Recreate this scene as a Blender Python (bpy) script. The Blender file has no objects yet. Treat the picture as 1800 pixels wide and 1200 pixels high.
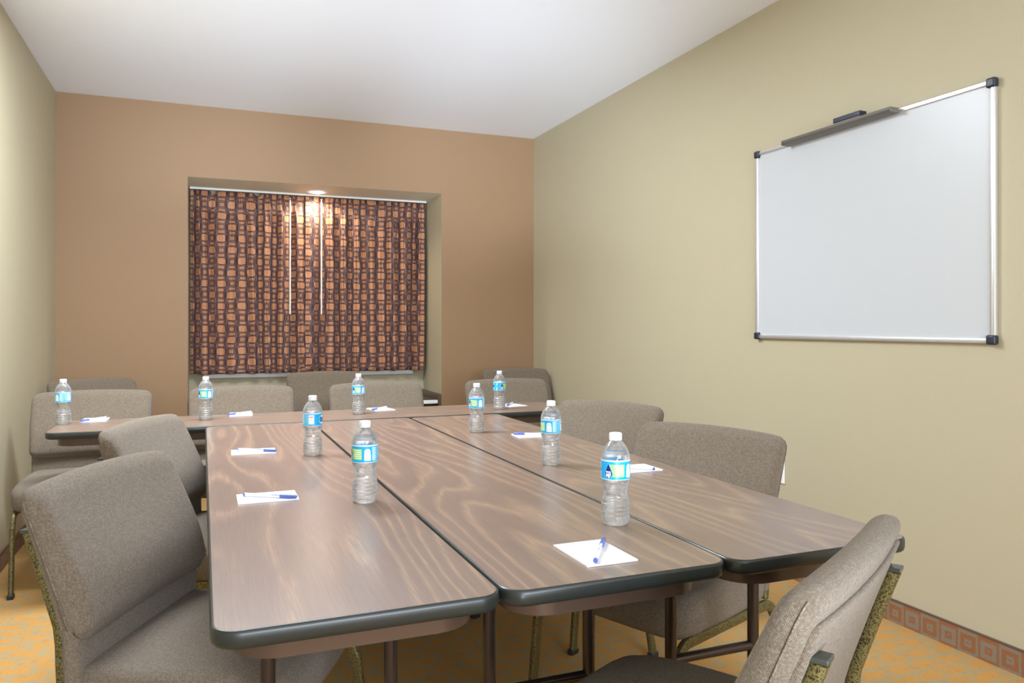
import bpy, bmesh, math, random
from mathutils import Vector, Matrix
random.seed(7)
S = bpy.context.scene
C = S.collection
PI = math.pi
R = math.radians

# ------------------------------------------------------------------ camera
cam = bpy.data.objects.new('camera', bpy.data.cameras.new('camera'))
C.objects.link(cam)
cam.location = (0, 0, 1.18)
cam.rotation_euler = (R(90), 0, -math.atan(544 / 1350))
cam.data.sensor_width = 36
cam.data.lens = 27.0
cam.data.shift_y = -27 / 1800
cam.data.clip_start = 0.02
S.camera = cam

# ------------------------------------------------------------------ world and lights
w = bpy.data.worlds.new('world'); S.world = w; w.use_nodes = True
w.node_tree.nodes['Background'].inputs[0].default_value = (0.92, 1.0, 1.10, 1)
w.node_tree.nodes['Background'].inputs[1].default_value = 1.42
S.view_settings.view_transform = 'Standard'
S.view_settings.look = 'None'
S.view_settings.gamma = 1
S.view_settings.use_curve_mapping = False
S.view_settings.exposure = 0.45


def area(name, loc, rot, sx, sy, power, col=(1, .97, .93)):
    l = bpy.data.lights.new(name, 'AREA'); l.shape = 'RECTANGLE'; l.size = sx; l.size_y = sy
    l.energy = power; l.color = col
    o = bpy.data.objects.new(name, l); C.objects.link(o); o.location = loc; o.rotation_euler = rot
    return o


COOL = (.92, 1, 1.11)
area('ceiling_lamp', (0.05, 3.42, 2.72), (0, 0, 0), 1.5, 0.4, 88, COOL)
area('front_fill', (0.8, -2.1, 1.5), (R(90), 0, 0), 2.4, 1.4, 92, COOL)  # added soft fill light behind the camera, not a real window
for p, t_, e_, an in (((-.3, -2, .4), (2.3, 5.8, 2.9), 1450, 20), ((1.4, -2, .4), (0, 5.0, 2.8), 1000, 18), ((.8, -2, .6), (.8, 5.8, 3.0), 450, 22)):  # added spots behind the camera, aimed to brighten the far ceiling
    fl = bpy.data.lights.new('ceiling_fill_spot', 'SPOT'); fl.energy = e_; fl.color = (.86, 1, 1.2)
    fl.spot_size = R(an); fl.spot_blend = 1; fl.shadow_soft_size = .3
    fo = bpy.data.objects.new('ceiling_fill_spot', fl); C.objects.link(fo); fo.location = p
    fo.rotation_euler = (Vector(t_) - Vector(p)).to_track_quat('-Z', 'Y').to_euler()
sp = bpy.data.lights.new('downlight_bulb', 'SPOT'); sp.energy = 23; sp.color = (1, .86, .68)
sp.spot_size = R(160); sp.spot_blend = .6; sp.shadow_soft_size = .035
so = bpy.data.objects.new('downlight_bulb', sp); C.objects.link(so); so.location = (.836, 6.17, 2.215)


# ------------------------------------------------------------------ node helpers
class NT:
    def __init__(s, name):
        s.m = bpy.data.materials.new(name); s.m.use_nodes = True
        s.t = s.m.node_tree; s.b = s.t.nodes['Principled BSDF']

    def n(s, typ, **kw):
        x = s.t.nodes.new(typ)
        for k, v in kw.items(): setattr(x, k, v)
        return x

    def put(s, sock, v):
        if v is None: return
        if isinstance(v, bpy.types.NodeSocket): s.t.links.new(v, sock)
        else:
            if isinstance(v, (tuple, list)) and len(v) == 3 and sock.type == 'RGBA': v = (*v, 1)
            sock.default_value = v

    def math(s, op, a, b=None, c=None):
        x = s.n('ShaderNodeMath', operation=op)
        s.put(x.inputs[0], a); s.put(x.inputs[1], b); s.put(x.inputs[2], c)
        return x.outputs[0]

    def vec(s, op, a, b=None):
        x = s.n('ShaderNodeVectorMath', operation=op)
        s.put(x.inputs[0], a); s.put(x.inputs[1], b)
        return x.outputs[0]

    def mix(s, f, a, b):
        x = s.n('ShaderNodeMix', data_type='RGBA')
        s.put(x.inputs[0], f); s.put(x.inputs[6], a); s.put(x.inputs[7], b)
        return x.outputs[2]

    def ramp(s, f, stops, interp='LINEAR'):
        x = s.n('ShaderNodeValToRGB'); s.put(x.inputs[0], f)
        e = x.color_ramp.elements; x.color_ramp.interpolation = interp
        while len(e) < len(stops): e.new(.5)
        for i, (p, c) in enumerate(stops):
            e[i].position = p; e[i].color = (*c, 1) if len(c) == 3 else c
        return x.outputs[0]

    def noise(s, v, scale, detail=2, rough=.5, dist=0):
        x = s.n('ShaderNodeTexNoise'); s.put(x.inputs['Vector'], v)
        x.inputs['Scale'].default_value = scale; x.inputs['Detail'].default_value = detail
        x.inputs['Roughness'].default_value = rough; x.inputs['Distortion'].default_value = dist
        return x.outputs['Fac']

    def obj(s): return s.n('ShaderNodeTexCoord').outputs['Object']

    def uv(s): return s.n('ShaderNodeTexCoord').outputs['UV']

    def sep(s, v):
        x = s.n('ShaderNodeSeparateXYZ'); s.put(x.inputs[0], v); return x.outputs

    def comb(s, a, b, c=0.0):
        x = s.n('ShaderNodeCombineXYZ')
        s.put(x.inputs[0], a); s.put(x.inputs[1], b); s.put(x.inputs[2], c); return x.outputs[0]

    def bump(s, h, strength, dist=.001):
        x = s.n('ShaderNodeBump'); s.put(x.inputs['Height'], h)
        x.inputs['Strength'].default_value = strength; x.inputs['Distance'].default_value = dist
        s.t.links.new(x.outputs[0], s.b.inputs['Normal'])

    def set(s, **kw):
        for k, v in kw.items(): s.put(s.b.inputs[k.replace('_', ' ')], v)
        return s.m


def plain(name, col, rough=.5, metal=0, **kw):
    a = NT(name); a.set(Base_Color=col, Roughness=rough, Metallic=metal, **kw); return a.m


def lin(r, g, b):
    return tuple(((c / 255 + .055) / 1.055) ** 2.4 if c > 10 else c / 255 / 12.92 for c in (r, g, b))


def wallmat(name, col):
    a = NT(name); o = a.obj()
    n1 = a.noise(o, 1.3, 3)
    a.set(Base_Color=a.mix(a.math('MULTIPLY', n1, .25), col, tuple(c * .93 for c in col)), Roughness=.62)
    a.bump(a.noise(o, 95, 3, .6), .35, .0012)
    return a.m


def rrect(a, x, y, hx, hy, r):
    """signed distance to a rounded rectangle"""
    qx = a.math('SUBTRACT', a.math('ABSOLUTE', x), hx - r)
    qy = a.math('SUBTRACT', a.math('ABSOLUTE', y), hy - r)
    mx = a.math('MAXIMUM', qx, 0.0); my = a.math('MAXIMUM', qy, 0.0)
    l = a.math('SQRT', a.math('ADD', a.math('MULTIPLY', mx, mx), a.math('MULTIPLY', my, my)))
    ins = a.math('MINIMUM', a.math('MAXIMUM', qx, qy), 0.0)
    return a.math('SUBTRACT', a.math('ADD', l, ins), r)


def cell(a, v, period, off=0.0):
    """v wrapped to -period/2 .. period/2"""
    return a.math('SUBTRACT', a.math('MODULO', a.math('ADD', v, 1000 * period + period / 2 + off), period), period / 2)


def step(a, v, t, soft):
    x = a.n('ShaderNodeMapRange'); x.clamp = True
    a.put(x.inputs[0], v); x.inputs[1].default_value = t - soft; x.inputs[2].default_value = t + soft
    return x.outputs[0]


# ------------------------------------------------------------------ materials
M = {}
M['sage'] = wallmat('sage_paint', (0.478, 0.424, 0.288))
M['tan'] = wallmat('tan_paint', (0.285, 0.172, 0.087))
M['recess'] = wallmat('recess_top_lightened', (0.74, 0.69, 0.54))  # recess top lightened in its colour to stand in for missing bounce light
M['ceil'] = wallmat('ceiling_paint', (0.89, 0.92, 0.98))
M['white'] = plain('white_plastic', (.85, .85, .84), .35)
M['paper'] = plain('white_paper', (.80, .81, .84), .6)
M['capwhite'] = plain('bottle_cap_white', (.74, .75, .76), .35, Subsurface_Weight=.2, Subsurface_Radius=(.01, .01, .01))
M['black'] = plain('black_plastic', (.02, .021, .024), .45)
M['navyblack'] = plain('corner_plastic', (.016, .022, .035), .4)
M['board'] = plain('whiteboard_enamel', (.535, .555, .575), .34)
M['alu'] = plain('brushed_aluminium', (.72, .73, .74), .36, .75)
M['alud'] = plain('tray_aluminium', (.19, .18, .165), .42, .5)
M['edge'] = plain('bullnose_vinyl', (.018, .022, .020), .30)
M['steel'] = plain('brown_enamel_steel', (.060, .043, .035), .25, .6)
M['rod'] = plain('dark_steel_rod', (.018, .015, .013), .35, .5)
M['apron'] = plain('brown_apron', (.085, .052, .036), .25, .2)
M['brownboard'] = plain('dark_brown_laminate', (.10, .065, .045), .35)
M['felt'] = plain('grey_felt', (.3, .3, .32), .9)
M['postcap'] = plain('post_cap', (.045, .052, .045), .25)
M['blue'] = plain('blue_pen_plastic', (.10, .15, .48), .3)
M['pen'] = plain('pen_barrel', (.84, .85, .92), .18)
M['ink'] = plain('navy_ink', (.05, .06, .25), .5)
M['greyink'] = plain('grey_ink', (.33, .33, .36), .6)
M['wand'] = plain('wand_white', (.85, .82, .76), .3)
M['underside'] = plain('tabletop_underside', (.10, .07, .05), .6)
M['glasspane'] = plain('window_glass', (.03, .035, .04), .05)
M['lblue'] = plain('label_blue', (.0, .37, .72), .35)
M['lblue2'] = plain('label_pale_blue', (.22, .58, .80), .35)
M['lgreen'] = plain('label_green', (.33, .64, .20), .35)
M['lnavy'] = plain('label_navy', (.0, .018, .22), .35)
M['lwhite'] = plain('label_white', (.86, .88, .9), .35)
M['lclear'] = plain('label_clear_margin', (.70, .74, .76), .25)

a = NT('lamp_lens'); a.set(Base_Color=(1, 1, 1), Emission_Color=(1, .9, .76), Emission_Strength=9.0); M['lens'] = a.m

# chair fabric: tweed weave
a = NT('taupe_tweed'); o = a.obj(); u3 = a.sep(a.uv())
k = 2 * PI / .0034
wob = a.math('MULTIPLY', a.math('SUBTRACT', a.noise(o, 60, 2), .5), .004)
uu = a.math('MULTIPLY', a.math('ADD', u3[0], wob), k); vv = a.math('MULTIPLY', a.math('ADD', u3[1], wob), k)
rowp = a.math('MULTIPLY', a.math('MODULO', a.math('FLOOR', a.math('DIVIDE', vv, PI)), 2.0), PI / 2)
th_ = a.math('MULTIPLY', a.math('ABSOLUTE', a.math('SINE', a.math('ADD', a.math('MULTIPLY', uu, .5), rowp))), a.math('ABSOLUTE', a.math('SINE', vv)))
th_ = a.math('POWER', th_, .6)
nz = a.noise(o, 260, 3, .7); n2 = a.noise(a.comb(a.math('MULTIPLY', u3[0], 45), a.math('MULTIPLY', u3[1], 260)), 1.0, 3, .7)
n3 = a.noise(a.comb(a.math('MULTIPLY', u3[0], 260), a.math('MULTIPLY', u3[1], 45)), 1.0, 3, .7)
knot = a.mix(th_, (.066, .046, .030), (.252, .190, .132))
col = a.mix(a.math('MULTIPLY', step(a, a.math('ADD', n2, n3), 1.0, .14), .65), knot, (.110, .082, .051))
col = a.mix(a.math('MULTIPLY', step(a, nz, .53, .07), .42), col, (.33, .275, .20))
a.set(Base_Color=col, Roughness=.85, Sheen_Weight=.12)
a.bump(a.math('ADD', th_, a.math('MULTIPLY', nz, .5)), .8, .0012)
M['fabric'] = a.m

# gold vein steel
a = NT('gold_vein_steel'); o = a.obj()
n1 = a.noise(o, 330, 4, .65)
col = a.ramp(n1, [(.40, (.016, .014, .007)), (.54, (.20, .168, .062))])
a.set(Base_Color=col, Roughness=.42, Metallic=.45); a.bump(n1, .3, .0008)
M['vein'] = a.m

# walnut laminate, grain along local Y
a = NT('walnut_laminate'); o = a.obj()
rnd = a.n('ShaderNodeObjectInfo').outputs['Random']
off = a.vec('ADD', o, a.comb(a.math('MULTIPLY', rnd, 3.7), a.math('MULTIPLY', rnd, 9.1), a.math('MULTIPLY', rnd, 5.0)))
warp = a.noise(a.vec('MULTIPLY', off, (3.4, .50, 0)), 1.0, 1, .4)
warp2 = a.noise(a.vec('MULTIPLY', off, (10, 2.0, 0)), 1.0, 3, .55)
x = a.sep(off)[0]
ph = a.math('ADD', a.math('MULTIPLY', x, 14.0), a.math('ADD', a.math('MULTIPLY', warp, 15.0), a.math('MULTIPLY', warp2, 1.1)))
band = a.math('FRACT', ph)
bands = a.ramp(band, [(0, (.1, .1, .1)), (.45, (.0, .0, .0)), (.66, (.55, .55, .55)), (.76, (.95, .95, .95)), (.84, (.4, .4, .4)), (1, (.1, .1, .1))])
fine = a.noise(a.vec('MULTIPLY', off, (300, 7, 0)), 1.0, 3, .6)
big = a.noise(a.vec('MULTIPLY', off, (5, 1, 0)), 1.0, 1)
bands = a.math('MULTIPLY', bands, a.noise(a.vec('MULTIPLY', off, (90, 5, 0)), 1.0, 2))
bands = a.math('MULTIPLY', bands, 2.1)
col = a.mix(bands, (.195, .136, .108), (.375, .250, .165))
col = a.mix(a.math('MULTIPLY', step(a, fine, .53, .10), .62), col, (.155, .108, .085))
col = a.mix(a.math('MULTIPLY', big, .35), col, (.22, .14, .095))
a.set(Base_Color=col, Roughness=.30, Specular_IOR_Level=1.0, Coat_Weight=.22, Coat_Roughness=.26)
a.bump(fine, .06, .0004)
M['wood'] = a.m

# carpet
a = NT('carpet_gold'); o = a.obj(); s3 = a.sep(o)
wn = a.noise(o, 9, 2); wx = a.math('ADD', s3[0], a.math('MULTIPLY', a.math('SUBTRACT', wn, .5), .035))
wy = a.math('ADD', s3[1], a.math('MULTIPLY', a.math('SUBTRACT', a.noise(o, 11, 2), .5), .03))
row = a.math('MULTIPLY', a.math('MODULO', a.math('FLOOR', a.math('DIVIDE', a.math('ADD', wy, 100), .075)), 2.0), .06)
cx = cell(a, a.math('ADD', wx, row), .12); cy = cell(a, wy, .075)
dd = rrect(a, cx, cy, .046, .026, .006)
ring = a.math('ABSOLUTE', a.math('ADD', dd, .006))
loop = a.noise(a.vec('MULTIPLY', o, (1, 2.2, 1)), 170, 2, .6)
nb = a.noise(o, 26, 3, .6)
f1 = step(a, a.math('SUBTRACT', a.math('ADD', dd, a.math('MULTIPLY', a.math('SUBTRACT', nb, .5), .10)), 0.0), 0.0, .006)
orange = a.mix(loop, (.40, .185, .036), (.60, .33, .090))
grey = a.mix(loop, (.28, .20, .09), (.48, .36, .17))
col = a.mix(f1, orange, grey)
col = a.mix(a.math('MULTIPLY', step(a, nb, .62, .04), .6), col, (.50, .20, .035))
a.set(Base_Color=col, Roughness=.95)
a.bump(a.math('ADD', loop, a.math('MULTIPLY', nb, .5)), .8, .004)
M['carpet'] = a.m


def base_mat(name, axis):
    a = NT(name); o = a.obj(); s3 = a.sep(o)
    P = .078
    u = s3[axis]; z = a.math('SUBTRACT', s3[2], .040)
    cx = cell(a, u, P)
    alt = a.math('MODULO', a.math('FLOOR', a.math('DIVIDE', a.math('ADD', u, 100 * P + P / 2), P)), 2.0)
    dd = rrect(a, cx, z, .030, .030, .003)
    inner = step(a, dd, -.0165, .001); outer = step(a, dd, 0.0, .001)
    loop = a.noise(o, 260, 2)
    org = a.mix(loop, (.21, .075, .024), (.38, .165, .060)); gr = a.mix(loop, (.15, .115, .08), (.33, .27, .19))
    A = a.mix(alt, org, gr); B = a.mix(alt, gr, org)
    col = a.mix(inner, A, B)
    mid = a.math('MULTIPLY', step(a, dd, -.026, .001), 1.0)
    col = a.mix(mid, B, col)
    col = a.mix(outer, col, A)
    a.set(Base_Color=col, Roughness=.95); a.bump(a.math('ADD', loop, a.math('SINE', a.math('MULTIPLY', s3[2], 1800))), .5, .0015)
    return a.m


M['basex'] = base_mat('carpet_base_x', 0); M['basey'] = base_mat('carpet_base_y', 1)
M['basecap'] = plain('base_cap_strip', (.12, .06, .04), .5)

# curtain fabric, in cloth coordinates (metres)
a = NT('curtain_print'); u3 = a.sep(a.uv()); uvv = a.uv()
wx = a.math('ADD', u3[0], a.math('MULTIPLY', a.math('SUBTRACT', a.noise(uvv, 8, 1), .5), .022))
wy = a.math('ADD', u3[1], a.math('MULTIPLY', a.math('SUBTRACT', a.noise(a.vec('ADD', uvv, (5, 3, 0)), 7, 1), .5), .026))
CP, P = .056, .172
ci = a.math('FLOOR', a.math('ADD', a.math('DIVIDE', wx, CP), 1000.5))
ysh = a.math('ADD', wy, a.math('MULTIPLY', a.math('MODULO', ci, 2.0), P / 2))
cx_ = cell(a, wx, CP); cy_ = cell(a, ysh, P); cyh = cell(a, ysh, P, P / 2)
dB = rrect(a, cx_, cy_, .0230, .0250, .012)
dS = a.math('MINIMUM', rrect(a, cx_, a.math('SUBTRACT', a.math('ABSOLUTE', cy_), .0465), .0170, .0100, .004), rrect(a, cx_, cyh, .0115, .0140, .004))
dd = a.math('MINIMUM', dB, dS)
sheenv = a.noise(a.vec('MULTIPLY', uvv, (60, 6, 1)), 1, 2)
org = a.mix(sheenv, (.34, .145, .068), (.60, .29, .155))
dark = (.018, .011, .018); mid = (.070, .032, .030); mauve = (.23, .13, .13)
col = a.mix(step(a, dd, .0, .0008), org, dark)
col = a.mix(step(a, dd, .0045, .001), col, mid)
line = a.math('LESS_THAN', a.math('ABSOLUTE', a.math('SUBTRACT', dd, .0062)), .0013)
col = a.mix(line, col, mauve)
net = a.math('LESS_THAN', a.math('ABSOLUTE', a.math('SUBTRACT', dB, .0120)), .0018)
col = a.mix(a.math('MULTIPLY', net, .45), col, mauve)
col = a.mix(a.math('LESS_THAN', dS, 0.0), col, a.mix(sheenv, (.30, .13, .062), (.50, .24, .13)))
a.set(Base_Color=col, Roughness=.5, Sheen_Weight=.1, Specular_IOR_Level=.3)
M['curtain'] = a.m
M['lining'] = plain('curtain_lining', (.5, .45, .38), .8)

# water and clear bottle plastic
a = NT('bottled_water')
a.set(Base_Color=(1, 1, 1), Roughness=0.0, IOR=1.33, Transmission_Weight=1.0)
out = [n for n in a.t.nodes if n.type == 'OUTPUT_MATERIAL'][0]
tr = a.n('ShaderNodeBsdfTransparent'); mx = a.n('ShaderNodeMixShader'); mx.inputs[0].default_value = .62
a.t.links.new(tr.outputs[0], mx.inputs[1]); a.t.links.new(a.b.outputs[0], mx.inputs[2]); a.t.links.new(mx.outputs[0], out.inputs[0])
M['water'] = a.m
a = NT('clear_bottle_plastic')
a.t.nodes.remove(a.b)
out = [n for n in a.t.nodes if n.type == 'OUTPUT_MATERIAL'][0]
tr = a.n('ShaderNodeBsdfTransparent'); tr.inputs[0].default_value = (.97, .98, .985, 1)
gl = a.n('ShaderNodeBsdfGlossy'); gl.inputs['Roughness'].default_value = .04; gl.inputs['Color'].default_value = (1, 1, 1, 1)
df = a.n('ShaderNodeBsdfTranslucent'); df.inputs[0].default_value = (.92, .94, .95, 1)
d2 = a.n('ShaderNodeBsdfDiffuse'); d2.inputs[0].default_value = (.92, .94, .95, 1)
fr = a.n('ShaderNodeFresnel'); fr.inputs[0].default_value = 1.5
lw = a.n('ShaderNodeLayerWeight'); lw.inputs[0].default_value = .35
m0 = a.n('ShaderNodeMixShader'); m0.inputs[0].default_value = .5
a.t.links.new(df.outputs[0], m0.inputs[1]); a.t.links.new(d2.outputs[0], m0.inputs[2])
m1 = a.n('ShaderNodeMixShader'); a.put(m1.inputs[0], a.math('ADD', a.math('MULTIPLY', lw.outputs['Facing'], .75), .07))
a.t.links.new(tr.outputs[0], m1.inputs[1]); a.t.links.new(m0.outputs[0], m1.inputs[2])
m2 = a.n('ShaderNodeMixShader'); a.t.links.new(fr.outputs[0], m2.inputs[0])
a.t.links.new(m1.outputs[0], m2.inputs[1]); a.t.links.new(gl.outputs[0], m2.inputs[2])
a.t.links.new(m2.outputs[0], out.inputs[0])
M['pet'] = a.m


# ------------------------------------------------------------------ mesh helpers
def obj(name, bm, mats, parent=None, smooth=True, angle=40):
    me = bpy.data.meshes.new(name)
    bmesh.ops.recalc_face_normals(bm, faces=bm.faces)
    bm.to_mesh(me); bm.free()
    if not isinstance(mats, (list, tuple)): mats = [mats]
    for m in mats: me.materials.append(m)
    if smooth:
        for p in me.polygons: p.use_smooth = True
        me.set_sharp_from_angle(angle=R(angle))
    o = bpy.data.objects.new(name, me); C.objects.link(o)
    if parent: o.parent = parent
    return o


def thing(name, label, cat, loc=(0, 0, 0), rz=0, group=None):
    o = bpy.data.objects.new(name, None); C.objects.link(o)
    o.empty_display_size = .05
    o.location = loc; o.rotation_euler = (0, 0, rz)
    return tag(o, label, cat, group)


def tag(o, label, cat, group=None):
    o['label'] = label; o['category'] = cat
    if group: o['group'] = group
    return o


def struct(o): o['kind'] = 'structure'; return o


def box(bm, c, s, mat=0, bev=0, seg=2):
    r = bmesh.ops.create_cube(bm, size=1, matrix=Matrix.Translation(c) @ Matrix.Diagonal((*s, 1)))
    vs = r['verts']
    fs = {f for v in vs for f in v.link_faces}
    for f in fs: f.material_index = mat
    if bev:
        es = {e for v in vs for e in v.link_edges}
        bmesh.ops.bevel(bm, geom=list(es), offset=bev, segments=seg, affect='EDGES', profile=.5)
    return vs


def B(x0, x1, y0, y1, z0, z1): return ((x0 + x1) / 2, (y0 + y1) / 2, (z0 + z1) / 2), (abs(x1 - x0), abs(y1 - y0), abs(z1 - z0))


def rbox(bm, size, r, n=(12, 6, 12), deform=None, mat=0, rc=0, plane=(0, 2)):
    """rounded box with an even grid on each face, then bent by deform(Vector)->Vector"""
    hx, hy, hz = size[0] / 2, size[1] / 2, size[2] / 2
    seen = {}; uvl = bm.loops.layers.uv.verify()

    def coords(h, k):
        # denser near the ends, where the rounding is
        inner = h - r
        pts = [-inner + 2 * inner * i / k for i in range(k + 1)]
        cap = [r * math.tan(t * PI / 4 / 4) for t in range(1, 5)]
        return [-inner - c for c in reversed(cap)] + pts + [inner + c for c in cap]

    X, Y, Z = coords(hx, n[0]), coords(hy, n[1]), coords(hz, n[2])

    def vert(i, j, k):
        key = (i, j, k)
        if key in seen: return seen[key]
        p = Vector((X[i], Y[j], Z[k]))
        q = Vector((max(-hx + r, min(hx - r, p.x)), max(-hy + r, min(hy - r, p.y)), max(-hz + r, min(hz - r, p.z))))
        if rc:                                          # round the outline in one plane first
            A_, B_ = plane; hs = (hx, hy, hz); ka, kb = hs[A_] - rc, hs[B_] - rc
            qa, qb = abs(p[A_]) - ka, abs(p[B_]) - kb
            if qa > 0 and qb > 0:
                m_ = max(qa, qb) / math.hypot(qa, qb); qa *= m_; qb *= m_
                sa, sb = math.copysign(1, p[A_]), math.copysign(1, p[B_])
                p[A_] = sa * (ka + qa); p[B_] = sb * (kb + qb)
                l_ = math.hypot(qa, qb); lim = min(1, (rc - r) / l_)
                q[A_] = sa * (ka + qa * lim); q[B_] = sb * (kb + qb * lim)
        d = p - q
        if d.length > 1e-9: p = q + d.normalized() * r
        if deform: p = deform(p)
        seen[key] = bm.verts.new(p); return seen[key]

    nx, ny, nz = len(X) - 1, len(Y) - 1, len(Z) - 1
    fs = []
    for i in range(nx):
        for j in range(ny):
            for k in (0, nz): fs.append(((i, j, k), (i + 1, j, k), (i + 1, j + 1, k), (i, j + 1, k), 2))
        for k in range(nz):
            for j in (0, ny): fs.append(((i, j, k), (i + 1, j, k), (i + 1, j, k + 1), (i, j, k + 1), 1))
    for j in range(ny):
        for k in range(nz):
            for i in (0, nx): fs.append(((i, j, k), (i, j + 1, k), (i, j + 1, k + 1), (i, j, k + 1), 0))
    for *q, ax in fs:
        f = bm.faces.new([vert(*c) for c in q]); f.material_index = mat
        for lp, (i, j, k) in zip(f.loops, q):
            lp[uvl].uv = ((X[i], Y[j]), (X[i], Z[k]), (Y[j], Z[k]))[2 - ax]


def sweep(bm, pts, w, h, rr=None, up=(1, 0, 0), n=4, mat=0, closed=False):
    """rounded rectangular (w along `up`, h across) or round (rr) section along pts"""
    sec = []
    if rr: sec = [(rr * math.cos(t * 2 * PI / 12), rr * math.sin(t * 2 * PI / 12)) for t in range(12)]
    else:
        r = min(w, h) * .34
        for cx, cy, a0 in ((w / 2 - r, h / 2 - r, 0), (-w / 2 + r, h / 2 - r, 90), (-w / 2 + r, -h / 2 + r, 180), (w / 2 - r, -h / 2 + r, 270)):
            for t in range(n): an = R(a0 + 90 * t / (n - 1)); sec.append((cx + r * math.cos(an), cy + r * math.sin(an)))
    pts = [Vector(p) for p in pts]; rings = []; up = Vector(up); N = len(pts)
    for i, p in enumerate(pts):
        if closed: t = pts[(i + 1) % N] - pts[i - 1]
        else: t = pts[min(i + 1, N - 1)] - pts[max(i - 1, 0)]
        t.normalize()
        u = (up - t * up.dot(t))
        if u.length < 1e-4: u = Vector((0, 1, 0)) - t * t.y
        u.normalize(); v = t.cross(u)
        rings.append([bm.verts.new(p + u * a_ + v * b_) for a_, b_ in sec])
    m = len(sec)
    for i in range(N if closed else N - 1):
        A, Bq = rings[i], rings[(i + 1) % N]
        for k in range(m): bm.faces.new((A[k], A[(k + 1) % m], Bq[(k + 1) % m], Bq[k])).material_index = mat
    if not closed:
        bm.faces.new(rings[0][::-1]).material_index = mat; bm.faces.new(rings[-1]).material_index = mat


def arc_path(pts, r, n=7):
    """polyline with rounded corners"""
    pts = [Vector(p) for p in pts]; out = [pts[0]]
    for i in range(1, len(pts) - 1):
        a_, b_, c_ = pts[i - 1], pts[i], pts[i + 1]
        d1 = (a_ - b_).normalized(); d2 = (c_ - b_).normalized()
        ang = d1.angle(d2); cut = min(r / math.tan(ang / 2), (a_ - b_).length * .48, (c_ - b_).length * .48)
        p1, p2 = b_ + d1 * cut, b_ + d2 * cut
        for k in range(n + 1):
            t = k / n; out.append((1 - t) ** 2 * p1 + 2 * t * (1 - t) * b_ + t * t * p2)
    out.append(pts[-1]); return out


def lathe(bm, prof, n=32, mat=0, mod=None, close=True):
    rings = []
    for (r, z) in prof:
        if r < 1e-5: rings.append([bm.verts.new((0, 0, z))])
        else:
            rg = []
            for k in range(n):
                t = 2 * PI * k / n; q = r * (mod(t, z) if mod else 1)
                rg.append(bm.verts.new((q * math.cos(t), q * math.sin(t), z)))
            rings.append(rg)
    for A, Bq in zip(rings, rings[1:]):
        for k in range(n):
            k2 = (k + 1) % n
            if len(A) == 1 and len(Bq) == 1: continue
            if len(A) == 1: f = (A[0], Bq[k2], Bq[k])
            elif len(Bq) == 1: f = (A[k], A[k2], Bq[0])
            else: f = (A[k], A[k2], Bq[k2], Bq[k])
            bm.faces.new(f).material_index = mat


def cyl(bm, p, q, r, n=16, mat=0):
    p, q = Vector(p), Vector(q); d = q - p
    bmesh.ops.create_cone(bm, cap_ends=True, segments=n, radius1=r, radius2=r, depth=d.length,
                          matrix=Matrix.Translation((p + q) / 2) @ d.to_track_quat('Z', 'Y').to_matrix().to_4x4())


def text_geo(s, size, bold=0.0):
    cu = bpy.data.curves.new('t', 'FONT'); cu.body = s; cu.size = size; cu.align_x = 'CENTER'; cu.align_y = 'CENTER'
    cu.offset = bold; cu.resolution_u = 3
    ob = bpy.data.objects.new('t', cu); me = bpy.data.meshes.new_from_object(ob)
    vs = [v.co.copy() for v in me.vertices]; fs = [tuple(p.vertices) for p in me.polygons]
    bpy.data.objects.remove(ob); bpy.data.meshes.remove(me); bpy.data.curves.remove(cu)
    return vs, fs


def put_text(bm, s, size, fn, mat, bold=0.0):
    vs, fs = text_geo(s, size, bold)
    nv = [bm.verts.new(fn(v.x, v.y)) for v in vs]
    for f in fs:
        try: bm.faces.new([nv[i] for i in f]).material_index = mat
        except ValueError: pass


def copy_tree(o, parent=None):
    c = o.copy(); C.objects.link(c); c.parent = parent
    if parent: c.matrix_parent_inverse = o.matrix_parent_inverse.copy()
    for ch in list(o.children): copy_tree(ch, c)
    return c


# ------------------------------------------------------------------ room shell
XL, XR, YB, YF, H = -.907, 2.564, 5.88, -2.2, 2.743
RX0, RX1, RZ1, RY = -.097, 1.764, 2.235, 6.42
T = .12
bm = bmesh.new(); box(bm, *B(XL - T, XR + T, YF, RY + T, -.1, 0)); struct(obj('floor', bm, M['carpet'], smooth=False))
bm = bmesh.new(); box(bm, *B(XL - T, XR + T, YF, RY + T, H, H + .1)); struct(obj('ceiling', bm, M['ceil'], smooth=False))
bm = bmesh.new(); box(bm, *B(XL - T, XL, YF, YB, 0, H)); struct(obj('wall_left', bm, M['sage'], smooth=False))
bm = bmesh.new(); box(bm, *B(XR, XR + T, YF, YB, 0, H)); struct(obj('wall_right', bm, M['sage'], smooth=False))
bm = bmesh.new()
box(bm, *B(XL - T, RX0, YB, RY + T, 0, H)); box(bm, *B(RX1, XR + T, YB, RY + T, 0, H)); box(bm, *B(RX0, RX1, YB, RY + T, RZ1, H))
box(bm, *B(RX0, RX1, RY, RY + T, 0, RZ1), mat=1)
for f in bm.faces:
    c = f.calc_center_median()
    if c.y > YB + .001 and c.y < RY + .001 and RX0 - .001 <= c.x <= RX1 + .001 and c.z <= RZ1 + .001: f.material_index = 2 if c.z > RZ1 - .01 else 1
struct(obj('wall_back', bm, [M['tan'], M['sage'], M['recess']], smooth=False))


def baseboard(name, x0, x1, y0, y1, mat):
    bm = bmesh.new(); box(bm, *B(x0, x1, y0, y1, 0, .084)); box(bm, *B(x0 - .001, x1 + .001, y0 - .001, y1 + .001, .084, .090), mat=1)
    struct(obj(name, bm, [mat, M['basecap']], smooth=False))


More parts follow.
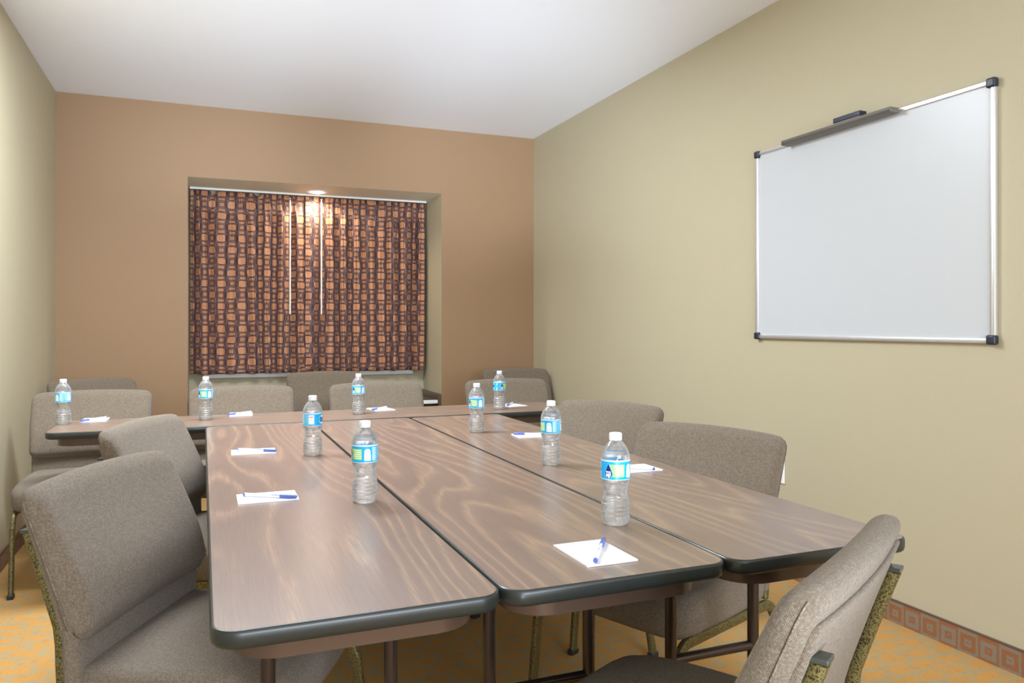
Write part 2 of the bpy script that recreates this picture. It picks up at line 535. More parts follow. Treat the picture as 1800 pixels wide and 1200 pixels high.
baseboard('baseboard_right', XR - .010, XR, YF, YB - .010, M['basey'])
baseboard('baseboard_left', XL, XL + .010, YF, YB - .010, M['basey'])
baseboard('baseboard_back', XL, RX0 - .03, YB - .010, YB, M['basex'])
baseboard('baseboard_back.001', RX1 + .03, XR, YB - .010, YB, M['basex'])

# window behind the curtains
bm = bmesh.new()
wx0, wx1, wz0, wz1 = RX0 + .10, RX1 - .10, .775, 2.12
for c in (B(wx0, wx1, RY - .038, RY, wz0, wz0 + .035), B(wx0, wx1, RY - .035, RY, wz1 - .05, wz1), B(wx0, wx0 + .05, RY - .035, RY, wz0, wz1),
          B(wx1 - .05, wx1, RY - .035, RY, wz0, wz1), B(.81, .86, RY - .035, RY, wz0, wz1)): box(bm, *c, bev=.004, seg=1)
win = struct(obj('window_1', bm, M['white'], smooth=False))
bm = bmesh.new(); box(bm, *B(wx0 + .04, wx1 - .04, RY - .02, RY - .012, wz0 + .03, wz1 - .04)); obj('pane', bm, M['glasspane'], win)

# ------------------------------------------------------------------ counter in the recess
t = thing('window_counter', 'dark wood counter with white front edge across the window recess', 'counter', ((RX0 + RX1) / 2, YB + .27, 0))
cx, cy = (RX0 + RX1) / 2, YB + .27


def loc_box(name, m, x0, x1, y0, y1, z0, z1, par, bev=.002):
    bm = bmesh.new(); c, s = B(x0, x1, y0, y1, z0, z1); p = par.location
    box(bm, (c[0] - p.x, c[1] - p.y, c[2] - p.z), s, bev=bev, seg=1); return obj(name, bm, m, par, smooth=False)


loc_box('countertop', M['brownboard'], RX0 + .026, RX1 - .026, YB + .012, RY - .001, .562, .592, t)
e = loc_box('front_edge', M['white'], RX0 + .026, RX1 - .03, YB + .0, YB + .012, .566, .594, t); e['label'] = 'white front edge'
for x0 in (RX0 + .001, RX1 - .025): loc_box('end_panel', M['brownboard'], x0, x0 + .024, YB + .0, RY - .001, 0, .64, t)
loc_box('front_panel', M['black'], RX0 + .026, RX1 - .03, YB + .03, YB + .05, .0, .56, t)

# ------------------------------------------------------------------ recessed downlight
t = thing('recessed_downlight', 'round recessed downlight glowing in the ceiling of the window recess', 'ceiling light', (.836, 6.17, RZ1))
bm = bmesh.new()
lathe(bm, [(.052, -.002), (.060, -.001), (.066, -.006), (.084, -.004), (.088, 0), (.052, 0), (.052, -.002)], 40)
obj('trim_ring', bm, M['white'], t)
bm = bmesh.new(); lathe(bm, [(0, -.014), (.03, -.012), (.047, -.006), (.0515, -.0005), (0, -.0005)], 32); obj('lens', bm, M['lens'], t)

# ------------------------------------------------------------------ curtains
def curtain(x0, x1, seed, label, wand_x, pitch, flip):
    rnd = random.Random(seed)
    t = thing('curtain', label, 'curtain', ((x0 + x1) / 2, 6.295, .815), group='patterned window curtains')
    bm = bmesh.new(); uvl = bm.loops.layers.uv.new('UVMap')
    nx, nz = 260, 60; zt, zb = 2.212, .815
    ph = [rnd.uniform(0, 6.28) for _ in range(8)]
    V = []; U = []

    def fold(x, z):
        h = (z - zb) / (zt - zb)                                   # 0 hem .. 1 head
        s = x - x0
        warp = .016 * math.sin(s * 9 + ph[0]) + .012 * math.sin(s * 17 + ph[1] + h * 2) + .010 * (1 - h) * math.sin(s * 6 + ph[5])
        p = 2 * PI * (s + warp) / pitch
        amp = .040 * (.75 + .40 * math.sin(s * 7 + ph[2])) * (1 - .30 * h)
        y = amp * (math.sin(p) + .34 * math.sin(2 * p + ph[3]) + .16 * math.sin(3 * p + ph[4] + h))
        y += .006 * math.sin(s * 120 + 3 * math.sin(h * 4)) * (1 if h > .86 else .35)
        if h > .87:
            k = min(1, (h - .87) / .05); y = y * (1 - .75 * k) + k * .004 * math.sin(p * 3)
        # crumpled leading edge
        e = abs(x - (x1 if flip else x0)); y *= .12 + .88 * min(1, max(0, e - .03) / .09); y += (.014 if flip else -.014) * math.exp(-(e / .12) ** 2)
        y += .008 * math.exp(-e / .07) * math.sin(z * 24 + s * 30) * (1 - h * .6)
        return y

    for i in range(nx + 1):
        col = []; x = x0 + (x1 - x0) * i / nx
        for j in range(nz + 1):
            h = j / nz; z = zb + (zt - zb) * h
            if j == nz or j == nz - 1:
                for dx, w_, dz in DIPS: z -= dz * math.exp(-((x - dx) / w_) ** 4) * (1 if j == nz else .5)
            if j == 0: z += .006 * math.sin(x * 40 + seed)
            xx = x + .006 * math.sin(h * 5 + x * 20) * (1 - abs(2 * i / nx - 1))
            e = (x1 - x) if flip else (x - x0)
            if e < .1: xx += (.004 * math.sin(z * 13 + seed)) * (1 - e / .1) * (1 - h)
            y = fold(x, z)
            col.append(bm.verts.new((xx - (x0 + x1) / 2, y, z - .815)))
        V.append(col)
    arc = [0.0]
    for i in range(nx): arc.append(arc[-1] + math.hypot((V[i + 1][20].co - V[i][20].co).x, (V[i + 1][20].co - V[i][20].co).y))
    for i in range(nx):
        for j in range(nz):
            f = bm.faces.new((V[i][j], V[i + 1][j], V[i + 1][j + 1], V[i][j + 1]))
            for lp, (a_, b_) in zip(f.loops, ((i, j), (i + 1, j), (i + 1, j + 1), (i, j + 1))):
                lp[uvl].uv = (arc[a_] * .62 + seed * .37, b_ / nz * 1.39)
    o = obj('drape', bm, M['curtain'], t, angle=180)
    md = o.modifiers.new('thickness', 'SOLIDIFY'); md.thickness = .0018; md.offset = 0
    # wand
    wx = wand_x - (x0 + x1) / 2
    bm = bmesh.new(); cyl(bm, (wx, -.080, 1.274 - .815), (wx, -.080, 2.160 - .815), .0060, 12)
    wd = obj('wand', bm, M['wand'], t); wd['label'] = 'white pull wand'
    bm = bmesh.new(); cyl(bm, (wx, -.080, 1.345), (wx, -.080, 1.366), .003, 8); cyl(bm, (wx, -.080, 1.366), (wx, -.015, 1.378), .003, 8)
    obj('wand_hook', bm, M['alu'], wd)
    return t


DIPS = [(.085, .022, .030), (.40, .022, .022), (1.10, .03, .004)]
curtain(RX0 + .012, .780, 3, 'left curtain panel printed with rounded brown squares, crumpled along its inner edge', .635, .118, True)
DIPS = [(5, 1, 0)]
curtain(.760, RX1 - .015, 8, 'right curtain panel printed with rounded brown squares, hanging in even pleats', .875, .107, False)
bm = bmesh.new(); box(bm, *B(RX0 + .006, RX1 - .006, 6.290, 6.315, RZ1 - .016, RZ1 - .0005), bev=.003, seg=1)
tag(obj('curtain_track', bm, M['white'], smooth=False), 'white curtain track along the top of the window recess', 'curtain rail')

# ------------------------------------------------------------------ whiteboard
y0, y1, z0, z1 = 1.842, 3.085, 1.119, 2.040
t = thing('whiteboard', 'large blank whiteboard in an aluminium frame on the right wall', 'whiteboard', (XR, (y0 + y1) / 2, z0))
bm = bmesh.new(); box(bm, *[tuple(Vector(B(XR - .012, XR - .001, y0 + .006, y1 - .006, z0 + .006, z1 - .006)[0]) - t.location), B(XR - .012, XR - .001, y0 + .006, y1 - .006, z0 + .006, z1 - .006)[1]])
obj('panel', bm, M['board'], t, smooth=False)
FW = .019
for (ya, yb, za, zb) in ((y0, y1, z0, z0 + FW), (y0, y1, z1 - FW, z1), (y0, y0 + FW, z0, z1), (y1 - FW, y1, z0, z1)):
    bm = bmesh.new(); c, s = B(XR - .019, XR - .0008, ya, yb, za, zb)
    box(bm, tuple(Vector(c) - t.location), s, bev=.004, seg=3)
    c2, s2 = (B(XR - .0205, XR - .017, ya, yb, (za + zb) / 2 - .0025, (za + zb) / 2 + .0025) if yb - ya > .1 else B(XR - .0205, XR - .017, (ya + yb) / 2 - .0025, (ya + yb) / 2 + .0025, za, zb))
    box(bm, tuple(Vector(c2) - t.location), s2, bev=.001, seg=1)
    obj('frame_rail', bm, M['alu'], t)
for yy in (y0 + .013, y1 - .013):
    for zz in (z0 + .013, z1 - .013):
        bm = bmesh.new(); rbox(bm, (.026, .034, .034), .007, (1, 2, 2), lambda p: p + Vector((XR - .0140, yy, zz)) - t.location)
        k = obj('corner_cap', bm, M['navyblack'], t); k['label'] = 'dark plastic corner cap'
# tray fixed upside down along the top rail
ty0, ty1 = 2.235, 2.845
tr_ = thing('marker_tray', 'aluminium pen tray fixed along the top edge of the whiteboard', 'tray', (XR, (ty0 + ty1) / 2, z1))
bm = bmesh.new()
prof = [(-.0212, -.014), (-.0212, -.009), (-.050, -.009), (-.061, -.004), (-.065, .001), (-.068, .000), (-.066, -.010), (-.056, -.017), (-.038, -.022), (-.0212, -.022)]
A = [bm.verts.new((x, ty0 - tr_.location.y, z)) for x, z in prof]; Bv = [bm.verts.new((x, ty1 - tr_.location.y, z)) for x, z in prof]
bm.faces.new(A); bm.faces.new(Bv[::-1])
for k in range(len(prof)): bm.faces.new((A[k], A[(k + 1) % len(prof)], Bv[(k + 1) % len(prof)], Bv[k]))
obj('channel', bm, M['alud'], tr_, angle=30)
for yy in (ty0, ty1):
    bm = bmesh.new(); box(bm, (-.0445, yy - tr_.location.y, -.011), (.046, .004, .020), bev=.0015, seg=1); obj('end_cap', bm, M['alud'], tr_)
er = thing('whiteboard_eraser', 'black whiteboard eraser lying on the pen tray', 'eraser', (XR - .044, 2.462, z1 - .0055), R(0))
bm = bmesh.new(); rbox(bm, (.040, .145, .022), .004, (1, 6, 1), lambda p: p + Vector((0, 0, .021))); obj('grip', bm, M['navyblack'], er)
bm = bmesh.new(); box(bm, (0, 0, .0055), (.036, .140, .010), bev=.001, seg=1); obj('felt_pad', bm, M['felt'], er)

# ------------------------------------------------------------------ outlet
t = thing('wall_outlet', 'white electrical outlet plate low on the right wall behind a chair', 'outlet', (XR, 2.935, .495))
bm = bmesh.new(); rbox(bm, (.007, .080, .128), .003, (1, 2, 3), lambda p: p + Vector((-.0036, 0, 0))); pl = obj('cover_plate', bm, M['white'], t)
for zz in (-.027, .027):
    bm = bmesh.new(); box(bm, (-.0075, 0, zz), (.003, .032, .030), bev=.002, seg=1); obj('socket', bm, M['white'], t)


# ------------------------------------------------------------------ folding tables
def rounded_outline(hx, hy, r, n=8):
    out = []
    for cx, cy, a0 in ((hx - r, hy - r, 0), (-hx + r, hy - r, 90), (-hx + r, -hy + r, 180), (hx - r, -hy + r, 270)):
        for k in range(n + 1): t_ = R(a0 + 90 * k / n); out.append((cx + r * math.cos(t_), cy + r * math.sin(t_)))
    return out


def make_table():
    L, Wd, TZ, th = 2.440, .452, .740, .026
    t = thing('folding_table', '', 'table')
    hx, hy, r = Wd / 2, L / 2, .042
    # laminate top
    bm = bmesh.new(); o1 = rounded_outline(hx - .0045, hy - .0045, r - .0045)
    top = [bm.verts.new((x, y, TZ)) for x, y in o1]; bot = [bm.verts.new((x, y, TZ - th)) for x, y in o1]
    bm.faces.new(top); bm.faces.new(bot[::-1]).material_index = 1
    for k in range(len(o1)): bm.faces.new((top[k], top[(k + 1) % len(o1)], bot[(k + 1) % len(o1)], bot[k])).material_index = 1
    obj('tabletop', bm, [M['wood'], M['underside']], t, smooth=False)
    # bullnose edge
    bm = bmesh.new(); rings = []
    prof = [(.0055, -.0003), (.003, -.0003), (.0008, -.0018), (-.0006, -.006), (-.001, -.013), (-.0006, -.020), (.001, -.0255), (.004, -.028), (.012, -.0285), (.012, -.0265)]
    for ins, dz in prof: rings.append([bm.verts.new((x, y, TZ + dz)) for x, y in rounded_outline(hx - ins, hy - ins, r - ins)])
    n = len(rings[0])
    for A_, B_ in zip(rings, rings[1:]):
        for k in range(n): bm.faces.new((A_[k], A_[(k + 1) % n], B_[(k + 1) % n], B_[k]))
    bm2 = bm
    obj('edge_band', bm2, M['edge'], t, angle=80)
    # apron ring
    bm = bmesh.new(); ro = rounded_outline(hx - .030, hy - .035, .075); ri = rounded_outline(hx - .042, hy - .047, .063)
    R4 = [[bm.verts.new((x, y, z)) for x, y in o_] for o_, z in ((ro, TZ - th), (ro, .678), (ri, .678), (ri, TZ - th))]
    for q in range(4):
        A_, B_ = R4[q], R4[(q + 1) % 4]
        for k in range(n): bm.faces.new((A_[k], A_[(k + 1) % n], B_[(k + 1) % n], B_[k]))
    obj('apron', bm, M['apron'], t, angle=50)
    # leg frames
    for s in (-1, 1):
        yy = s * (hy - .375)
        for sx in (-1, 1):
            bm = bmesh.new(); cyl(bm, (sx * .120, yy, .012), (sx * .120, yy, .712), .0140, 20)
            lg = obj('leg', bm, M['steel'], t)
            bm = bmesh.new(); lathe(bm, [(0, 0), (.015, 0), (.0165, .004), (.0165, .02), (.0142, .024), (0, .024)], 16)
            for v in bm.verts: v.co += Vector((sx * .120, yy, 0))
            obj('foot_cap', bm, M['black'], lg)
        bm = bmesh.new(); cyl(bm, (-.120, yy, .390), (.120, yy, .390), .0115, 16); obj('crossbar', bm, M['steel'], t)
        bm = bmesh.new(); cyl(bm, (-.150, yy, .700), (.150, yy, .700), .009, 12); obj('pivot_bar', bm, M['steel'], t)
        for sx in (-1, 1):
            bm = bmesh.new()
            sweep(bm, arc_path([(sx * .040, yy - s * .10, .705), (sx * .100, yy - s * .055, .618), (sx * .118, yy - s * .02, .560)], .03), .013, .006, up=(0, 1, 0))
            obj('folding_brace', bm, M['rod'], t)
        bm = bmesh.new(); sweep(bm, [(-.095, yy - s * .02, .712), (-.112, yy - s * .010, .60), (-.121, yy - s * .004, .555)], 0, 0, rr=.0028); obj('lock_rod', bm, M['rod'], t)
        bm = bmesh.new(); box(bm, (0, yy - s * .10, .706), (.14, .04, .012), bev=.002, seg=1); obj('mount_plate', bm, M['rod'], t)
    return t


tb = make_table()
specs = [((.237, 2.394), 0, 'long walnut laminate folding table on the left, beside the two left-hand chairs'),
         ((.6925, 2.396), 0, 'middle walnut laminate folding table of the three side by side'),
         ((1.1478, 2.390), 0, 'walnut laminate folding table nearest the right wall and whiteboard'),
         ((.615, 3.862), 90, 'walnut laminate folding table set crosswise at the far end of the other three')]
for i, ((x, y), rz, lab) in enumerate(specs):
    o = tb if i == 0 else copy_tree(tb)
    o.location = (x, y, 0); o.rotation_euler = (0, 0, R(rz)); tag(o, lab, 'table', 'walnut folding tables')


# ------------------------------------------------------------------ chairs
def backline(z):
    """local y of the backrest centre line at height z"""
    t_ = (z - .54) / .32
    if t_ < 0: return -.190 - .030 * t_ * abs(t_)
    return -.190 - .100 * t_ - .014 * t_ * t_


def make_chair():
    t = thing('stacking_chair', '', 'chair')
    W2 = .545

    # seat cushion
    def sd(p):
        x, y, z = p
        k = max(0, (y - .05) / .18)                         # waterfall front
        z2 = z - .018 * k * k * (1 if z > 0 else .25)
        if z > 0: z2 += .010 * (1 - (x / .28) ** 2) * (1 - (y / .24) ** 2)
        x2 = x * (1 - .045 * max(0, (-y) / .23)) * (1 - .03 * max(0, (y - .16) / .08))
        y2 = y + .014 * (1 - (x / .275) ** 2) * (1 if y > 0 else 0) * min(1, max(0, y) / .2)
        return Vector((x2, y2 + .025, z2 + .417))
    bm = bmesh.new(); rbox(bm, (W2, .475, .112), .034, (12, 10, 3), sd, rc=.065, plane=(0, 1))
    seat = obj('seat', bm, M['fabric'], t, angle=180)

    # upper back cushion
    zc, hz, hy = .690, .162, .031

    def bd(p):
        x, y, z = p
        zz = zc + z
        bulge = .026 * math.exp(-((zz - .635) / .085) ** 2) * (1 - (x / .32) ** 2)
        y2 = y
        if y > 0:
            y2 = y * (1.0 - .18 * max(0, (zz - .74) / .12)) + bulge * (y / hy)
            y2 -= .010 * math.exp(-((zz - .545) / .012) ** 2)
        crown = -.010 * (x / .27) ** 2 * max(0, z / hz)
        xx = x * (1 - .02 * max(0, -z / hz))
        yc = backline(zz) + .016 * (x / .27) ** 2             # slight wrap round the sitter
        return Vector((xx, yc + y2, zz + crown))
    bm = bmesh.new(); rbox(bm, (W2, hy * 2, hz * 2), .029, (14, 1, 18), bd, rc=.042)
    back = obj('backrest', bm, M['fabric'], t, angle=180)
    # seam that runs round the side of the cushion
    for sx in (-1, 1):
        pts = [(W2 / 2 - .042 + .0415 * math.cos(R(q)), -hz + .042 + .0415 * math.sin(R(q))) for q in (-45, -30, -15)]
        pts += [(W2 / 2 - .0005, -hz + .042 + (2 * hz - .084) * q / 12) for q in range(13)]
        pts += [(W2 / 2 - .042 + .0415 * math.cos(R(q)), hz - .042 + .0415 * math.sin(R(q))) for q in (15, 30, 45)]
        bm = bmesh.new(); sweep(bm, [bd(Vector((sx * x, -.012, z))) for x, z in pts], 0, 0, rr=.0014, up=(0, 1, 0))
        obj('side_seam', bm, M['fabric'], back)
    # lower back panel
    bm = bmesh.new(); rbox(bm, (W2 * .955, .036, .17), .014, (8, 1, 6), lambda p: Vector((p.x, backline(.475 + p.z) + p.y - .006, .475 + p.z)))
    obj('lower_back_panel', bm, M['fabric'], t, angle=180)
    # back shell
    bm = bmesh.new(); rbox(bm, (W2 * .93, .020, .40), .008, (8, 1, 12), lambda p: Vector((p.x, backline(.60 + p.z) - .030 + p.y + .014 * (p.x / .27) ** 2, .60 + p.z)))
    obj('back_shell', bm, M['fabric'], t, angle=180)
    # frame posts up the back
    for s in (-1, 1):
        x = s * .230
        bm = bmesh.new()
        pts = [(x, backline(z) - .039, z) for z in [.36 + .0388 * k for k in range(11)]]
        sweep(bm, pts, .028, .024)
        po = obj('back_post', bm, M['vein'], t)
        bm = bmesh.new(); p = pts[-1]; rbox(bm, (.030, .0265, .008), .002, (1, 1, 1), lambda q: q + Vector(p) + Vector((0, 0, .004))); c = obj('post_cap', bm, M['postcap'], po)
        x = s * .252
        # side rail under the seat with its bends, then the two legs
        bm = bmesh.new()
        rail = arc_path([(x, .262, .290), (x, .235, .352), (x, -.215, .352), (x, -.255, .290)], .07, 8)
        sweep(bm, rail, .019, .030); obj('side_rail', bm, M['vein'], t)
        for y1_, y0_ in ((.2615, .292), (-.2545, -.318)):
            bm = bmesh.new(); sweep(bm, [(x, y1_, .292), (x, (y0_ + y1_) / 2, .15), (x, y0_, .014)], .019, .030)
            lg = obj('leg', bm, M['vein'], t)
            bm = bmesh.new(); rbox(bm, (.025, .038, .020), .004, (1, 1, 1), lambda q: q + Vector((x, y0_, .010))); obj('foot_glide', bm, M['black'], lg)
    for y, z in ((.17, .352), (-.16, .352)):
        bm = bmesh.new(); sweep(bm, [(-.252, y, z), (.252, y, z)], .022, .014, up=(0, 1, 0)); obj('cross_rail', bm, M['vein'], t)
    return t


ch = make_chair()
# back-top midpoint x, y, facing angle, label
BT = -.304
chairs = [
    (-.238, 2.082, -26, 'taupe tweed chair nearest the camera at the left side, its whole backrest in view'),
    (-.215, 3.010, -22, 'taupe tweed chair partly behind the nearest left-hand chair, at the side of the left table'),
    (-.518, 4.490, -90, 'taupe chair behind the left end of the crosswise table, seat showing beside left wall'),
    (-.655, 5.480, -55, 'turned taupe chair in the far left corner of the room'),
    (.204, 4.500, -90, 'taupe chair behind the crosswise table, under the left half of the curtains'),
    (.946, 4.500, -90, 'taupe chair behind the crosswise table, under the right half of the curtains'),
    (.830, 5.730, -90, 'taupe chair standing alone against the window recess under the curtains'),
    (1.765, 4.500, -90, 'taupe chair behind the right end of the crosswise table'),
    (2.260, 5.560, -90, 'darker looking taupe chair in the far right corner against the two walls'),
    (1.672, 2.965, 205, 'taupe tweed chair further along the right side, below the plain stretch of wall'),
    (1.567, 2.112, 201, 'taupe tweed chair at the right side in front of the wall outlet'),
    (.940, .886, 121, 'taupe tweed chair at the near right corner, seen side on with dark frame posts'),
]
for i, (x, y, an, lab) in enumerate(chairs):
    o = ch if i == 0 else copy_tree(ch)
    f = Vector((math.cos(R(an)), math.sin(R(an))))
    o.location = (x - f.x * BT, y - f.y * BT, 0)
    o.rotation_euler = (0, 0, R(an - 90)); tag(o, lab, 'chair', 'taupe stacking chairs')


# ------------------------------------------------------------------ water bottles
def bprof(off=0.0):
    P = [(0, .0035), (.012, .0025), (.021, .0006), (.0265, .0006), (.0300, .004), (.0316, .011)]
    z = .0135
    while z < .060:
        k = 1 if z < .045 else 1 - (z - .045) * 8
        P += [(.0316 * k, z), (.0318 * k, z + .0045), (.0315 * k, z + .007), (.0296 * k, z + .0082)]; z += .0094
    P += [(.0272, .0650), (.0262, .0700), (.0260, .0735), (.0266, .0770), (.0278, .0800), (.0274, .0815), (.0292, .0880), (.0308, .0940), (.0322, .0990), (.0318, .1010),
          (.0320, .1025), (.0320, .1425), (.0326, .1450), (.0327, .1480), (.0320, .1530), (.0302, .1600), (.0270, .1675), (.0228, .1745), (.0180, .1805), (.0142, .1845), (.0126, .1865)]
    return P


def bmod(t_, z):
    if z < .012: return 1 - .035 * (1 + math.cos(5 * t_)) * (1 - z / .012)
    if z < .062: return 1 + .004 * math.sin(6 * t_ + z * 260)
    if z < .100: return 1 + .022 * math.cos(6 * t_ + (z - .08) * 120) * math.sin((z - .062) / .038 * PI)
    if .150 < z < .180: return 1 + .012 * math.cos(8 * t_)
    return 1


def make_bottle():
    t = thing('water_bottle', '', 'bottle')
    P = bprof()
    bm = bmesh.new(); lathe(bm, P + [(.0126, .1900), (.0116, .1900), (.0116, .1865)], 72, mod=bmod); obj('bottle_body', bm, M['pet'], t, angle=70)
    # water up to the shoulder
    WL = .1655; Q = []
    for r, z in P:
        if z > WL: break
        Q.append((max(0, r - .0005), z + (.0005 if z < .01 else 0)))
    Q.append((.0273, WL)); Q.append((0, WL))
    bm = bmesh.new(); lathe(bm, Q, 72, mod=bmod); w_ = obj('water', bm, M['water'], t, angle=70)
    # cap
    bm = bmesh.new()
    lathe(bm, [(.0128, .1872), (.0142, .1872), (.0143, .1895), (.0138, .1898), (.0141, .1902), (.0141, .2005), (.0134, .2022), (.0118, .2030), (0, .2030)], 64,
          mod=lambda t_, z: 1 + (.012 * math.cos(48 * t_) if .1903 > z > .19 or z > .2003 and z < .201 else 0))
    obj('cap', bm, M['capwhite'], t, angle=50)
    # label
    RL = .0326
    bm = bmesh.new()

    def W(phi, z, e=0.0):                                           # phi in degrees to the right of the drop
        an = R(-90 + phi); return Vector(((RL + e) * math.cos(an), (RL + e) * math.sin(an), z))

    def patch(p0, p1, za, zb, mat, e, top=None):
        n = max(2, int(abs(p1 - p0) / 4)); cols = []
        for i in range(n + 1):
            ph = p0 + (p1 - p0) * i / n
            cols.append((bm.verts.new(W(ph, za, e)), bm.verts.new(W(ph, top(i / n) if top else zb, e))))
        for (a_, b_), (c_, d_) in zip(cols, cols[1:]): bm.faces.new((a_, c_, d_, b_)).material_index = mat
    zb_, zt_ = .1035, .1425
    patch(0, 360, zb_ - .001, zb_, 4, 0); patch(0, 360, zt_, zt_ + .0035, 5, 0)
    patch(0, 360, zb_, zt_, 0, 0)
    patch(0, 64, zb_ + .006, zt_ - .006, 2, .00012)                 # green panel
    for i, (pa, pb) in enumerate(((24, 58), (31, 60), (29, 61), (25, 61), (32, 61))):   # the small print stays too small to read
        z = zt_ - .0095 - i * .0048
        for q in range(5):
            s0 = pa + (pb - pa) * q / 5; patch(s0, s0 + (pb - pa) / 5 * (.75 + .1 * ((q + i) % 2)), z - .0011, z + .0011, 4, .0002)
    # drop outline
    pts = []
    for k in range(24):
        th = -PI / 2 + 2 * PI * k / 24
        pts.append((.0088 * math.cos(th), .0100 * math.sin(th)))
    # teardrop: circle joined to a tip
    out = []
    for k in range(25):
        th = R(150 + 240 * k / 24); out.append((.0090 * math.cos(th), .0090 * math.sin(th)))
    out.append((.0040, .0135)); out.append((0, .0225)); out.append((-.0040, .0135))
    zc_ = .1160

    def disc(poly, phi0, z0_, mat, e):
        c = bm.verts.new(W(phi0, z0_, e)); vs = [bm.verts.new(W(phi0 + math.degrees(x / RL), z0_ + y, e)) for x, y in poly]
        for k in range(len(vs)): bm.faces.new((c, vs[k], vs[(k + 1) % len(vs)])).material_index = mat
    disc([(x * 1.12, y * 1.08) for x, y in out], 0, zc_ - .0002, 1, .00022)
    disc(out, 0, zc_, 3, .00036)

    def txt(s, size, phi0, z0_, mat, bold=0.0, e=.0005, rot=False):
        if rot: put_text(bm, s, size, lambda x, y: W(phi0 - math.degrees(y / RL), z0_ + x, e), mat, bold)
        else: put_text(bm, s, size, lambda x, y: W(phi0 + math.degrees(x / RL), z0_ + y, e), mat, bold)
    txt('drink', .0058, -.5, .1200, 4, .00022)
    txt('up', .0118, -.5, .1140, 4, .0006)
    # white figure panel: round head on a block
    hd = [(.0078 * math.cos(R(12 * k)), .0078 * math.sin(R(12 * k))) for k in range(30)]
    disc(hd, 88, .1290, 4, .0002)
    patch(74, 103, zb_ + .004, .1240, 4, .00018)
    for i in range(3): patch(82, 94, .1262 + i * .0032, .1272 + i * .0032, 1, .0004)
    for i in range(4): patch(76, 101, zb_ + .006 + i * .0036, zb_ + .0068 + i * .0036, 1, .0004)
    # pale blue fact panel
    patch(108, 160, zb_ + .003, zt_ - .002, 1, .00012)
    for i in range(8): patch(111, 124 + (i * 7) % 5, zb_ + .006 + i * .004, zb_ + .0072 + i * .004, 4, .0003)
    for i in range(6): patch(132, 150 - (i * 5) % 7, zb_ + .012 + i * .004, zb_ + .0135 + i * .004, 0, .0003)
    patch(136, 150, zb_ + .005, zb_ + .009, 0, .0003); patch(126, 133, zb_ + .004, zb_ + .009, 2, .0003)
    # bar code
    patch(163, 195, zb_ + .005, zt_ - .003, 4, .00014)
    for i in range(14): patch(167 + i * 1.75, 167.7 + i * 1.75 + (.5 if i % 3 == 0 else 0), .1300, .1345, 6, .0003)
    for i in range(9): patch(168 + i * 2.6, 169.3 + i * 2.6, .1215, .1228, 6, .0003)
    # brand oval
    ov = [(.0190 * math.cos(R(10 * k)), .0150 * math.sin(R(10 * k))) for k in range(36)]
    disc(ov, 258, .1228, 4, .00022)
    txt('PURE', .0105, 258, .1275, 3, .0003); txt('LIFE', .0105, 258, .1185, 3, .0003)
    # upright white print
    for i, (za, zb2) in enumerate(((.1055, .1200), (.1270, .1400))): 
        for q in range(5): patch(307, 316 - (q * 3) % 4, za + q * (zb2 - za) / 5, za + q * (zb2 - za) / 5 + .0019, 4, .0003)
    o = obj('label', bm, [M['lblue'], M['lblue2'], M['lgreen'], M['lnavy'], M['lwhite'], M['lclear'], M['black']], t, angle=60)
    o['label'] = 'blue and green wrap-around label'
    return t


bt = make_bottle()
TZ = .740
bottles = [
    (-.579, 3.942, -135, 'water bottle at the far left end of the crosswise table'),
    (.014, 3.882, -57, 'water bottle on the crosswise table below the left edge of the curtains'),
    (.723, 3.845, -45, 'water bottle on the crosswise table below the right half of the curtains'),
    (1.460, 3.801, 25, 'water bottle near the right end of the crosswise table, before the corner chairs'),
    (1.056, 3.013, -59, 'farthest water bottle on the right-hand long table'),
    (.349, 2.688, 173, 'farther water bottle of the two on the left long table'),
    (.378, 1.925, -77, 'nearer water bottle of the two on the left long table'),
    (1.029, 2.221, -100, 'nearer water bottle of the two on the right-hand long table'),
    (.854, 1.502, -28, 'nearest water bottle, on the middle table by the notepad, drop emblem in view'),
]
for i, (x, y, ph, lab) in enumerate(bottles):
    o = bt if i == 0 else copy_tree(bt)
    o.location = (x, y, TZ); o.rotation_euler = (0, 0, math.atan2(-y, -x) + R(90 + ph)); tag(o, lab, 'bottle', 'bottles of water on the tables')


# ------------------------------------------------------------------ notepads and pens
def make_pad():
    t = thing('notepad', '', 'notepad')
    bm = bmesh.new(); box(bm, (0, 0, .0018), (.107, .146, .0032)); obj('sheets', bm, M['paper'], t, smooth=False)
    bm = bmesh.new()
    put_text(bm, 'MICROTEL', .0105, lambda x, y: Vector((x, y + .057, .0036)), 0)
    obj('printed_heading', bm, M['greyink'], t, smooth=False)
    bm = bmesh.new(); box(bm, (0, -.066, .00355), (.07, .0006, .0001)); obj('footer_line', bm, M['greyink'], t, smooth=False)
    return t


pad = make_pad()
pads = [
    (-.465, 4.060, 180, 'notepad beside the leftmost bottle on the crosswise table'),
    (.178, 4.050, 177, 'notepad right of the second bottle on the crosswise table'),
    (.872, 4.020, 188, 'notepad right of the third bottle on the crosswise table'),
    (1.590, 3.950, 192, 'notepad at the right end of the crosswise table'),
    (.165, 2.825, 88, 'farther notepad on the left long table'),
    (.154, 2.060, 90, 'nearer notepad on the left long table'),
    (1.228, 2.825, -94, 'farther notepad on the right-hand long table, half behind a bottle'),
    (1.228, 2.052, -90, 'notepad on the right-hand long table, half behind the nearest bottle'),
    (.703, 1.319, 0, 'nearest notepad, on the middle table with its printed heading in view'),
]
for i, (x, y, an, lab) in enumerate(pads):
    o = pad if i == 0 else copy_tree(pad)
    o.location = (x, y, TZ + .0002); o.rotation_euler = (0, 0, R(an)); tag(o, lab, 'notepad', 'white notepads on the tables')


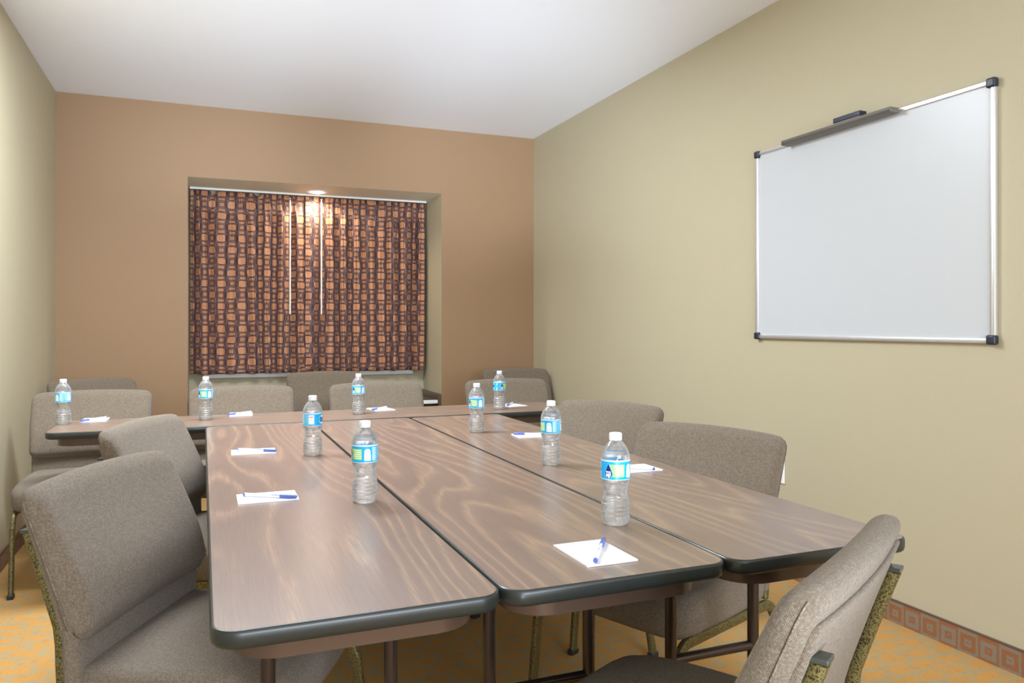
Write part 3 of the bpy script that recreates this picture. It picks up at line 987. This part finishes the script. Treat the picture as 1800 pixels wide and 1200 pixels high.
def make_pen():
    t = thing('ballpoint_pen', '', 'pen')
    L2 = .074

    def rot(bm):                                                    # lathe axis Z -> X
        for v in bm.verts: v.co = Vector((v.co.z, v.co.x, v.co.y + .0048))
        return bm
    bm = bmesh.new(); lathe(bm, [(0, -L2 + .004), (.0040, -L2 + .004), (.0042, -.02), (.0042, L2 - .04), (0, L2 - .04)], 16); obj('barrel', rot(bm), M['pen'], t)
    bm = bmesh.new(); lathe(bm, [(0, -L2), (.0032, -L2), (.0043, -L2 + .001), (.0043, -L2 + .006), (0, -L2 + .006)], 16); obj('end_plug', rot(bm), M['blue'], t)
    bm = bmesh.new(); lathe(bm, [(0, L2 - .045), (.0047, L2 - .045), (.0048, L2 - .02), (.0044, L2 - .001), (.0036, L2), (0, L2)], 16); rot(bm)
    cp = obj('cap', bm, M['blue'], t)
    bm = bmesh.new(); box(bm, (L2 - .036, -.0045, .0080), (.062, .0028, .0014), bev=.0006, seg=1); obj('clip', bm, M['blue'], cp)
    bm = bmesh.new(); put_text(bm, 'MICROTEL', .0046, lambda x, y: Vector((x - .012, math.sin(y / .0042) * .00425, .0048 + math.cos(y / .0042) * .00428)), 0)
    obj('imprint', bm, M['ink'], t, smooth=False)
    return t


pen = make_pen()
# cap end, plug end
pens = [
    ((-.515, 3.985), (-.422, 4.100), 'pen on the leftmost notepad of the crosswise table'),
    ((.118, 4.000), (.228, 4.090), 'pen on the second notepad of the crosswise table'),
    ((.815, 3.960), (.915, 4.065), 'pen on the third notepad of the crosswise table'),
    ((1.543, 3.900), (1.625, 4.022), 'pen on the notepad at the right end of the crosswise table'),
    ((.240, 2.775), (.109, 2.862), 'blue-capped pen on the farther notepad of the left long table'),
    ((.222, 2.005), (.096, 2.088), 'blue-capped pen on the nearer notepad of the left long table'),
    ((1.160, 2.862), (1.290, 2.790), 'pen on the farther notepad of the right-hand long table'),
    ((1.165, 2.095), (1.268, 1.995), 'pen on the notepad half behind the nearest bottle'),
    ((.757, 1.378), (.668, 1.250), 'pen lying aslant on the nearest notepad'),
]
for i, (p, q, lab) in enumerate(pens):
    o = pen if i == 0 else copy_tree(pen)
    p, q = Vector(p), Vector(q); m = (p + q) / 2; d = p - q
    o.location = (m.x, m.y, TZ + .0038); o.rotation_euler = (0, 0, math.atan2(d.y, d.x)); tag(o, lab, 'pen', 'pens on the notepads')
